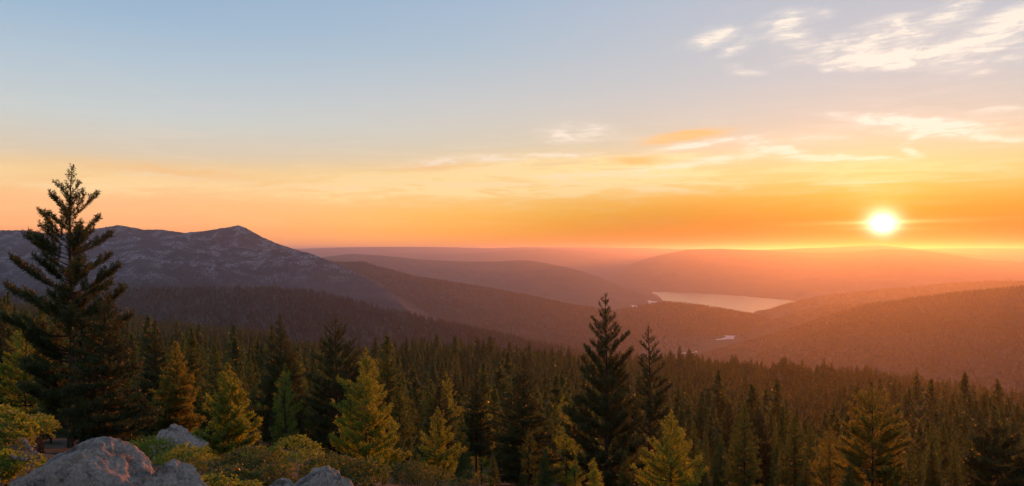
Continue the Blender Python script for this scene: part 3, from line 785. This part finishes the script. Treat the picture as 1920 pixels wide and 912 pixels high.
FILL = [(745, 806, 60, 2, 'short pine right of the bushy golden pine'), (866, 838, 64, 1, 'short broad fir below the narrow brownish fir'), (925, 852, 58, 0, 'short fir in the gap left of the broad dark fir'),
        (1022, 842, 60, 1, 'short fir just right of the broad dark fir'), (1078, 858, 54, 4, 'low golden pine left of the yellow green sapling'), (1172, 846, 60, 0, 'short fir between sapling and glowing golden pine'),
        (1318, 846, 66, 1, 'short broad fir right of the glowing golden pine'), (1468, 836, 84, 0, 'short fir right of the close fir pair'), (1512, 862, 70, 1, 'squat fir left of the brown gold pine'),
        (1592, 868, 62, 0, 'short fir at the left foot of the amber pine'), (1704, 846, 74, 2, 'short pine at the right foot of the amber pine'), (1748, 828, 84, 3, 'slim short fir between amber pine and corner fir'),
        (1790, 858, 66, 1, 'squat fir left of the bushy corner fir'), (610, 838, 50, 2, 'short pine left of the bushy golden pine'), (482, 800, 60, 0, 'short fir right of the small golden pine'),
        (240, 690, 66, 0, 'short fir between the broad dark fir and the outcrop firs'), (95, 690, 66, 1, 'broad dark fir at the left foot of the tallest pine'), (778, 838, 52, 0, 'short fir left of the slim golden pine')]
for px, top, D, i, lab in FILL:
    kind, mt, mc = MIDP[i]
    X = (px - PX0) / F * D; z = float(ground_z(X, D)); H = -(top - PY0) / F * D - z
    t = thing(kind, lab, 'tree', (X, D, z), float(RNG.uniform(0, 6.28)))
    k = H / MID_H; w = k * 1.2
    for nm, me in (('trunk', mt), ('crown', mc)):
        c = put(nm, me, t); c.scale = (w, w, k)
    HEROES.append((px, D, 1.5, lab))


def scatter(n_try, Dmin, Dmax, spacing, pxmin=-150, pxmax=2070, seed=0, taken=()):
    """poisson-like scatter over the slope, nearest first"""
    r = np.random.default_rng(seed)
    half0, half1 = math.atan((pxmin - PX0) / F), math.atan((pxmax - PX0) / F)
    cell = {}
    def key(x, y): return (int(x // 8), int(y // 8))
    for x, y, s in taken: cell.setdefault(key(x, y), []).append((x, y, s))
    outp = []
    Ds = np.sqrt(r.uniform(Dmin ** 2, Dmax ** 2, n_try)); Az = r.uniform(half0, half1, n_try)
    for D, a in zip(Ds, Az):
        x, y = D * tan(a), D
        kx, ky = key(x, y)
        s = spacing * r.uniform(0.75, 1.3)
        if any((x - u) ** 2 + (y - v) ** 2 < ((s + w) * 0.5) ** 2 for i in (-1, 0, 1) for j in (-1, 0, 1) for u, v, w in cell.get((kx + i, ky + j), ())): continue
        cell.setdefault((kx, ky), []).append((x, y, s)); outp.append((x, y))
    return outp


taken = [((px - PX0) / F * D, D, max(3.0, R * 1.5)) for px, D, R, _ in HEROES]
mid = [(x, y) for x, y in scatter(6000, 66, 205, 6.4, seed=41, taken=taken)]
mid = [p for p in mid if p[1] > 88 or (p[0] / p[1] * F + PX0 > 780)]
mid.sort(key=lambda p: p[1])
mid = mid[:268]
MID_MAX = mid[-1][1]
print('mid trees', len(mid), 'to', MID_MAX)

ZONES = [(-1e9, 250, 'by the tallest left pine'), (250, 480, 'behind the rocky outcrop'), (480, 760, 'behind the spire fir'),
         (760, 1080, 'behind the brownish fir'), (1080, 1330, 'behind the big pine'), (1330, 1600, 'near the close fir pair'),
         (1600, 1e9, 'near the amber pine')]
mid_rows = []
for (x, y) in mid:
    r = RNG
    i = int(r.choice(5, p=[0.30, 0.22, 0.18, 0.14, 0.16]))
    h = float(r.uniform(8.5, 17.5)) * (0.72 if y < 100 else 1.0) * (0.66 if x / y * F + PX0 > 1290 else 0.82 if x / y * F + PX0 > 760 else 1.0)
    mid_rows.append((x, y, i, h, float(r.uniform(0, 6.28)), float(r.uniform(0.85, 1.15))))


LOOKS = ('narrow dark fir', 'broad dark fir', 'dark open pine', 'slim bare-trunked fir', 'golden tinged pine')
ORD = 'first second third fourth fifth sixth seventh eighth ninth tenth eleventh twelfth thirteenth fourteenth fifteenth sixteenth seventeenth eighteenth nineteenth twentieth'.split()


def mid_key(x, y, i, h):
    px = x / y * F + PX0
    zone = next(z for a, b, z in ZONES if a <= px < b)
    return ('tall ' if h > 14 else 'short ' if h < 9 else 'middling '), ('front-row ' if y < 130 else 'back-row '), LOOKS[i], zone


KEYS = [mid_key(*r[:4]) for r in mid_rows]
for n, (x, y, i, h, rz, wd) in enumerate(mid_rows):
    kind, mt, mc = MIDP[i]
    z = float(ground_z(x, y))
    k = KEYS[n]
    same = sorted((m for m in range(len(KEYS)) if KEYS[m] == k), key=lambda m: mid_rows[m][0] / mid_rows[m][1])
    if len(same) == 1: lab = 'the ' + ''.join(k[:3]) + ' ' + k[3]
    else: lab = f'{ORD[same.index(n)]} from left of the ' + ''.join(k[:3]) + 's ' + k[3]
    t = thing(kind, lab, 'tree', (x, y, z), rz, 'forest trees below the viewpoint')
    s = h / MID_H
    for nm, me in (('trunk', mt), ('crown', mc)):
        c = put(nm, me, t); c.scale = (s * wd, s * wd, s)

# ---- far forest: point clouds carrying instanced trees
def low_tree(name, seed, R, whorls, per, need, wid, bl, H=15.0, dens=5, mat=None, **kw):
    d = mk(FIR, seed=seed, H=H, R=R, whorls=whorls, per=per, need=need, wid=wid, dens=dens, bl=bl, subs=False, inner=0.25, limb_sides=0, trunk_sides=4, low=-18, up=0.15, irregular=0.3, gaps=0.15)
    d.update(kw)
    w, V, Fc = make_tree(**d)
    wv = np.concatenate(w.V); wf = np.concatenate(w.Fc)
    tri = np.concatenate([wf[:, [0, 1, 2]], wf[:, [0, 2, 3]]])
    me = mesh(name, np.concatenate([wv, V]), [tri, Fc + len(wv)], [M_BARK, mat or M_FAR], [0] * len(tri) + [1] * len(Fc))
    o = bpy.data.objects.new(name, me)
    return o


PROTO_NEAR = [low_tree('forest_fir', 401, 2.7, 24, 6, 1.0, 0.46, 5), low_tree('forest_fir', 402, 3.2, 22, 6, 1.1, 0.48, 5, ),
              low_tree('forest_pine', 403, 3.0, 18, 5, 1.2, 0.48, 6, high=50, up=0.4, bare=0.15), low_tree('forest_fir', 404, 2.2, 26, 5, 0.95, 0.44, 5)]
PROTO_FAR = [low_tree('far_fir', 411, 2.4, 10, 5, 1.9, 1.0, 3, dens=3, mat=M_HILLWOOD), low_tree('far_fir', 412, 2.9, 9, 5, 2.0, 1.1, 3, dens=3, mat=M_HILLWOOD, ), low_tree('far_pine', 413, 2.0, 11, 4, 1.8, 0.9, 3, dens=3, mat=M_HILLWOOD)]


def forest(name, label, P, S, protos, seed=0):
    n = len(P); r = np.random.default_rng(seed)
    me = bpy.data.meshes.new(name)
    me.vertices.add(n); me.vertices.foreach_set('co', np.asarray(P, np.float32).ravel())
    def at(nm, typ, arr):
        a = me.attributes.new(nm, typ, 'POINT'); a.data.foreach_set('value', arr)
    at('size', 'FLOAT', np.asarray(S, np.float32)); at('turn', 'FLOAT', r.uniform(0, 6.28, n).astype(np.float32))
    at('girth', 'FLOAT', r.uniform(0.8, 1.25, n).astype(np.float32)); at('pick', 'INT', r.integers(0, len(protos), n).astype(np.int32))
    o = put(name, me); tag(o, label, kind='stuff')
    ng = bpy.data.node_groups.new(name, 'GeometryNodeTree')
    ng.interface.new_socket('Geometry', in_out='INPUT', socket_type='NodeSocketGeometry')
    ng.interface.new_socket('Geometry', in_out='OUTPUT', socket_type='NodeSocketGeometry')
    N = ng.nodes.new; L = ng.links.new
    gi, go = N('NodeGroupInput'), N('NodeGroupOutput')
    def attr(nm, typ):
        a = N('GeometryNodeInputNamedAttribute'); a.data_type = typ; a.inputs['Name'].default_value = nm; return a.outputs['Attribute']
    size, turn, girth, pick = attr('size', 'FLOAT'), attr('turn', 'FLOAT'), attr('girth', 'FLOAT'), attr('pick', 'INT')
    mu = N('ShaderNodeMath'); mu.operation = 'MULTIPLY'; L(size, mu.inputs[0]); L(girth, mu.inputs[1])
    sc = N('ShaderNodeCombineXYZ'); L(mu.outputs[0], sc.inputs[0]); L(mu.outputs[0], sc.inputs[1]); L(size, sc.inputs[2])
    ro = N('ShaderNodeCombineXYZ'); L(turn, ro.inputs[2])
    jo = N('GeometryNodeJoinGeometry')
    for i, p in enumerate(protos):
        cmp_ = N('FunctionNodeCompare'); cmp_.data_type = 'INT'; cmp_.operation = 'EQUAL'
        L(pick, cmp_.inputs[2]); cmp_.inputs[3].default_value = i
        oi = N('GeometryNodeObjectInfo'); oi.inputs['Object'].default_value = p; oi.inputs['As Instance'].default_value = True
        ip = N('GeometryNodeInstanceOnPoints')
        L(gi.outputs[0], ip.inputs['Points']); L(cmp_.outputs[0], ip.inputs['Selection']); L(oi.outputs['Geometry'], ip.inputs['Instance'])
        L(ro.outputs[0], ip.inputs['Rotation']); L(sc.outputs[0], ip.inputs['Scale'])
        L(ip.outputs[0], jo.inputs[0])
    L(jo.outputs[0], go.inputs[0])
    md = o.modifiers.new('forest', 'NODES'); md.node_group = ng
    return o


near_pts = np.array(scatter(14000, MID_MAX, 420, 5.4, -250, 2170, seed=51))
far_xy = scatter(60000, 420, 1650, 6.3, -250, 2170, seed=52)
far_pts = np.array(far_xy)
def thin(P):
    g = fbm(P[:, 0] / 70, P[:, 1] / 70, seed=81, octv=3) + 0.5 * fbm(P[:, 0] / 22, P[:, 1] / 22, seed=83, octv=2)
    return P[g < 0.62 + 0.3 * RNG.random(len(P))]
near_pts, far_pts = thin(near_pts), thin(far_pts)
def with_z(P): return np.stack([P[:, 0], P[:, 1], ground_z(P[:, 0], P[:, 1]) - 0.3], -1)
NPTS = with_z(np.concatenate([near_pts, far_pts]))
hh = RNG.uniform(0.45, 1.0, len(NPTS)) * np.where(RNG.random(len(NPTS)) < 0.15, 1.4, 1.0) * 1.2 * (0.8 + 0.25 * (fbm(NPTS[:, 0] / 90, NPTS[:, 1] / 90, seed=77, octv=3) * 0.6 + 0.5))
forest('forest', 'dense conifer forest covering the slope below the viewpoint', NPTS, hh, PROTO_NEAR, 61)
print('forest', len(near_pts), len(far_pts))


def cover(V, n, seed, **kw):
    P = hill_points(V, n, seed=seed, **kw); P[:, 2] -= 0.5
    return P


HS = [('conifer forest on the low dark hill before the mountain', V_LEFT, 26000, 71, dict(vmin=9)),
      ('conifer forest on the big right hillside under the sun', V_R3, 24000, 72, dict(vmin=9)),
      ('woods on the rounded hill before the lake', V_MID, 9000, 73, dict(vmin=9)),
      ('woods on the mountain shoulder', V_SH, 16000, 74, dict(vmin=9)),
      ('woods on the far spur at the lake end', V_R1, 7000, 75, dict(vmin=9, vmax=30)),
      ('woods on the middle right spur', V_R2, 7000, 76, dict(vmin=9, vmax=40))]
vf = np.random.default_rng(91)
vx, vy = vf.uniform(900, 1500, 9000), np.sqrt(vf.uniform(2700 ** 2, 5600 ** 2, 9000))
vX = (vx - PX0) / F * vy
vpy = PY0 - FLOOR * F / vy
wet = np.zeros(len(vx), bool)
for (a, b, c_, d) in ((1335, 1385, 626, 645), (1265, 1330, 652, 668), (1205, 1240, 558, 580), (1178, 1206, 568, 582)):
    wet |= (vx > a) & (vx < b) & (vpy > c_) & (vpy < d + 14)
wet |= (vx > 1215) & (vpy < 606)
forest('forest', 'scattered woods on the flat valley floor', np.stack([vX, vy, np.full(len(vX), FLOOR - 0.3)], -1)[~wet], vf.uniform(0.5, 1.0, (~wet).sum()), PROTO_FAR, 92)
for lab, V, n, sd, kw in HS:
    P = cover(V, n, sd, **kw)
    forest('forest', lab, P, np.random.default_rng(sd).uniform(0.55, 1.15, n), PROTO_FAR, sd)


# ---------------------------------------------------------------- boulders, bushes, dead wood in the foreground
def ico(sub):
    import bmesh
    bm = bmesh.new(); bmesh.ops.create_icosphere(bm, subdivisions=sub, radius=1.0)
    V = np.array([v.co[:] for v in bm.verts]); Fc = np.array([[v.index for v in f.verts] for f in bm.faces]); bm.free()
    return V, Fc


def boulder(name, label, px, py_top, D, wpx, h, seed, depth=0.8, cuts=(), sub=6, lump=0.22, fine=0.06, skew=0.0, power=2.6, cat='boulder'):
    V, Fc = ico(sub)
    N = V.copy()
    # squarish dome
    V = np.sign(V) * np.abs(V) ** 1.0
    rr = (np.abs(V) ** power).sum(1) ** (1 / power); V = V / rr[:, None]
    s = seed * 3.1
    d = lump * fbm(N[:, 0] * 1.1 + s, N[:, 1] * 1.1, N[:, 2] * 1.1 + s, seed=seed, octv=3)
    V = V * (1 + d[:, None])
    for (nx, ny, nz, off) in cuts:                       # flat faces broken off the block
        n = np.array([nx, ny, nz], float); n /= np.linalg.norm(n)
        q = V @ n - off
        V = V - np.maximum(q, 0)[:, None] * n * 0.92
    crack = np.abs(fbm(N[:, 0] * 1.7 + s, N[:, 1] * 1.7, N[:, 2] * 2.4, seed=seed + 40, octv=3))
    V = V * (1 - 0.045 * np.exp(-(crack / 0.03) ** 2))[:, None]
    V = V * (1 + fine * fbm(N[:, 0] * 6, N[:, 1] * 6, N[:, 2] * 6 + s, seed=seed + 9, octv=4))[:, None]
    hx = wpx / F * D * 0.5
    V = V * np.array([hx, hx * depth, h * 0.5])
    V[:, 0] += skew * V[:, 2]
    ztop = -(py_top - PY0) / F * D
    V[:, 2] += -V[:, 2].max()
    X = (px - PX0) / F * D
    me = mesh(name, V, [Fc], [M_GRANITE], smooth=True)
    o = put(name, me, None, (X, D, ztop))
    return tag(o, label, cat)


boulder('boulder', 'large grey lichened boulder at the bottom left with orange rim', 150, 827, 10.5, 296, 1.9, 3, 0.7, cuts=((0.75, -0.2, 0.62, 0.78), (-0.5, -0.1, 0.85, 0.72), (-0.15, -0.95, 0.22, 0.62)), power=2.3, lump=0.07)
boulder('boulder', 'low slanting grey rock wedged against the large boulder', 318, 869, 10.3, 130, 1.2, 8, 0.8, cuts=((0.6, -0.3, 0.75, 0.62), (-0.7, 0, 0.6, 0.7)), lump=0.16)
boulder('boulder', 'small grey boulder among the bushes below the slender fir', 590, 875, 13, 132, 1.3, 5, 0.8, cuts=((-0.55, -0.2, 0.8, 0.66), (0.0, -0.8, 0.5, 0.75)), power=2.4, lump=0.14)
boulder('boulder', 'low dark stone at the left foot of the small boulder', 530, 897, 12.6, 60, 0.8, 6, 0.9, lump=0.2)
boulder('rock_outcrop', 'pale rocky outcrop behind the bushes under the amber fir', 322, 797, 44, 84, 3.2, 7, 0.7, cuts=((0.5, -0.4, 0.75, 0.6), (-0.6, -0.3, 0.7, 0.75)), lump=0.3, fine=0.06, cat='rock')
boulder('rock_outcrop', 'smaller rock at the right end of the outcrop', 366, 812, 43, 46, 2.0, 12, 0.8, cuts=((0.5, -0.4, 0.75, 0.6),), lump=0.3, fine=0.06, cat='rock')


def shrub(label, px, py_top, D, wpx, h, seed, leaf=0.05, n=9000, mat=None, group='bushes at the foot of the trees', cat='bush', depth=0.8, spikes=0.12):
    r = np.random.default_rng(seed)
    hx = wpx / F * D * 0.5
    ztop = -(py_top - PY0) / F * D
    X = (px - PX0) / F * D
    # several overlapping rounded heads
    k = max(5, int(hx / h * 7))
    heads = np.stack([r.uniform(-0.85, 0.85, k) * hx, r.uniform(-0.8, 0.8, k) * hx * depth, np.full(k, -h)], -1)
    heads[:, 2] += h * (1 - 0.45 * (np.abs(heads[:, 0]) / hx) ** 2) * r.uniform(0.62, 0.82, k)
    rad = h * r.uniform(0.32, 0.5, k)
    nt_ = n // 9
    hi = r.choice(k, nt_, p=rad ** 2 / (rad ** 2).sum())
    d = r.normal(size=(nt_, 3)); d[:, 2] = np.abs(d[:, 2]) * 1.1 - 0.35; d /= np.linalg.norm(d, axis=1, keepdims=True)
    P = heads[hi] + d * rad[hi][:, None] * r.uniform(0.75, 1.08, (nt_, 1)) ** 0.6
    T = d + np.array([0, 0, 0.7]) + r.normal(0, 0.25, (nt_, 3)); T /= np.linalg.norm(T, axis=1, keepdims=True)
    q = r.uniform(0, 1, (nt_ * 9, 1)) * leaf * 2.2
    Pr, Tr = np.repeat(P, 9, 0), np.repeat(T, 9, 0)
    ks = np.repeat(np.exp(r.normal(0, 0.35, nt_)), 9)
    V, Fc = blades(Pr + Tr * q, Tr, 1, leaf, leaf * 0.6, r, 0.6, tri=False, scale=ks)
    t = thing('shrub', label, cat, (X, D, ztop - h), 0, group)
    V[:, 2] += h
    V[:, 2] *= h / np.percentile(V[:, 2], 99.5)
    put('foliage', mesh('foliage', V, [Fc], [mat or M_SHRUB]), t)
    w = Wood()
    for c, rr in zip(heads, rad):
        for _ in range(3):
            tip = c + r.normal(0, 0.35, 3) * rr; tip[2] += h
            b = np.array([c[0] * 0.45, c[1] * 0.45, -0.25])
            qq = np.linspace(0, 1, 6)[:, None]
            pts = b * (1 - qq) + tip * qq; pts[:, :2] += r.normal(0, 0.04, (6, 2)) * h
            w.add(*tube(pts, 0.018 * h * (1.1 - qq[:, 0]), 5))
    put('stem', w.build('stem', M_BARK), t)
    return t


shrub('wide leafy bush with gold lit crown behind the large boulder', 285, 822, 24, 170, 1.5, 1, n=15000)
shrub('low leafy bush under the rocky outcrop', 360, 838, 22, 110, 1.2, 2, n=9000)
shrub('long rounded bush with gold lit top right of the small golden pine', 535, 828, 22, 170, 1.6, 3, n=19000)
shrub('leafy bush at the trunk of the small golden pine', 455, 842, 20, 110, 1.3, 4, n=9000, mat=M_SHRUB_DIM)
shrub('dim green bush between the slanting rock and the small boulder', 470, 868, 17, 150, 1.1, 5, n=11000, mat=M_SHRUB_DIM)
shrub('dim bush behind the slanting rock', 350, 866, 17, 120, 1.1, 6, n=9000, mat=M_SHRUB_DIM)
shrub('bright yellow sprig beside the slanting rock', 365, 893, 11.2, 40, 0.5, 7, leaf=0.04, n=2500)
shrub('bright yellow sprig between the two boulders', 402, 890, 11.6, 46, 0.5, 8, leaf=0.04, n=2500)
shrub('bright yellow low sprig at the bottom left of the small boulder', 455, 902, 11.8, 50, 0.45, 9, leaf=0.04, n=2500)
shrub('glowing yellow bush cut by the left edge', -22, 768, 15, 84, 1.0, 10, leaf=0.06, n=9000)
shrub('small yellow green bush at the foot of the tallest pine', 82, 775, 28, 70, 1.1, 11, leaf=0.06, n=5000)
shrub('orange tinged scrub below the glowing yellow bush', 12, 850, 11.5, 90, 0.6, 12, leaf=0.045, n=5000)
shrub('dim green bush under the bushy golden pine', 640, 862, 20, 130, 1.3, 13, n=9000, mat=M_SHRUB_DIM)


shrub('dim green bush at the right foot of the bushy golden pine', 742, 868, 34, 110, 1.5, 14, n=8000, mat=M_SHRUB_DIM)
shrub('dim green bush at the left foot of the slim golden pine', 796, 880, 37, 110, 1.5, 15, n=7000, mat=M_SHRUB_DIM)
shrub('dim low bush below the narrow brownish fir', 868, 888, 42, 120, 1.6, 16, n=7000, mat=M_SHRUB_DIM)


def dead_branch(label, pts, D, r0, seed):
    r = np.random.default_rng(seed)
    P = np.array([((x - PX0) / F * d, d, -(y - PY0) / F * d) for x, y, d in pts])
    q = np.linspace(0, 1, 14); s = np.linspace(0, 1, len(P))
    PP = np.stack([np.interp(q, s, P[:, i]) for i in range(3)], -1) + r.normal(0, r0 * 0.35, (14, 3))
    c = PP.mean(0)
    w = Wood(); w.add(*tube(PP - c, r0 * (1.1 - 0.75 * q) * r.uniform(0.85, 1.15, 14), 8))
    for k in (4, 7, 10):
        d = r.normal(size=3); d[2] = abs(d[2]); d /= np.linalg.norm(d)
        qq = np.linspace(0, 1, 5)[:, None]
        w.add(*tube(PP[k] - c + d * qq * r0 * 7, r0 * 0.4 * (1.1 - qq[:, 0]), 5))
    o = put('dead_branch', w.build('dead_branch', M_DEADWOOD), None, c)
    return tag(o, label, 'branch', 'dead branches by the large boulder')


dead_branch('bleached dead branch slanting down to the large boulder', [(42, 824, 11.4), (58, 842, 11.3), (74, 856, 11.2)], 11, 0.03, 1)
dead_branch('pale broken branch lying flat left of the large boulder', [(20, 857, 11.0), (45, 862, 11.0), (64, 861, 11.0)], 11, 0.025, 2)

# ---------------------------------------------------------------- haze
def build_haze():
    import bmesh
    m, nt, out = new_mat('haze')
    v = nt.nodes.new('ShaderNodeVolumePrincipled')
    v.inputs['Color'].default_value = (0.55, 0.58, 0.74, 1)
    v.inputs['Density'].default_value = HAZE_DENSITY
    v.inputs['Anisotropy'].default_value = 0.72
    nt.links.new(v.outputs[0], out.inputs['Volume'])
    bm = bmesh.new(); bmesh.ops.create_cube(bm, size=1.0)
    me = bpy.data.meshes.new('haze'); bm.to_mesh(me); bm.free()
    me.materials.append(m)
    o = put('haze', me)
    z0 = FLOOR - 30
    o.scale = (136000, 136000, HAZE_TOP - z0); o.location = (0, 0, (HAZE_TOP + z0) / 2)
    tag(o, 'pale evening haze filling the valley', kind='stuff')


build_haze()

print('triangles', sum(len(m.polygons) for m in bpy.data.meshes))
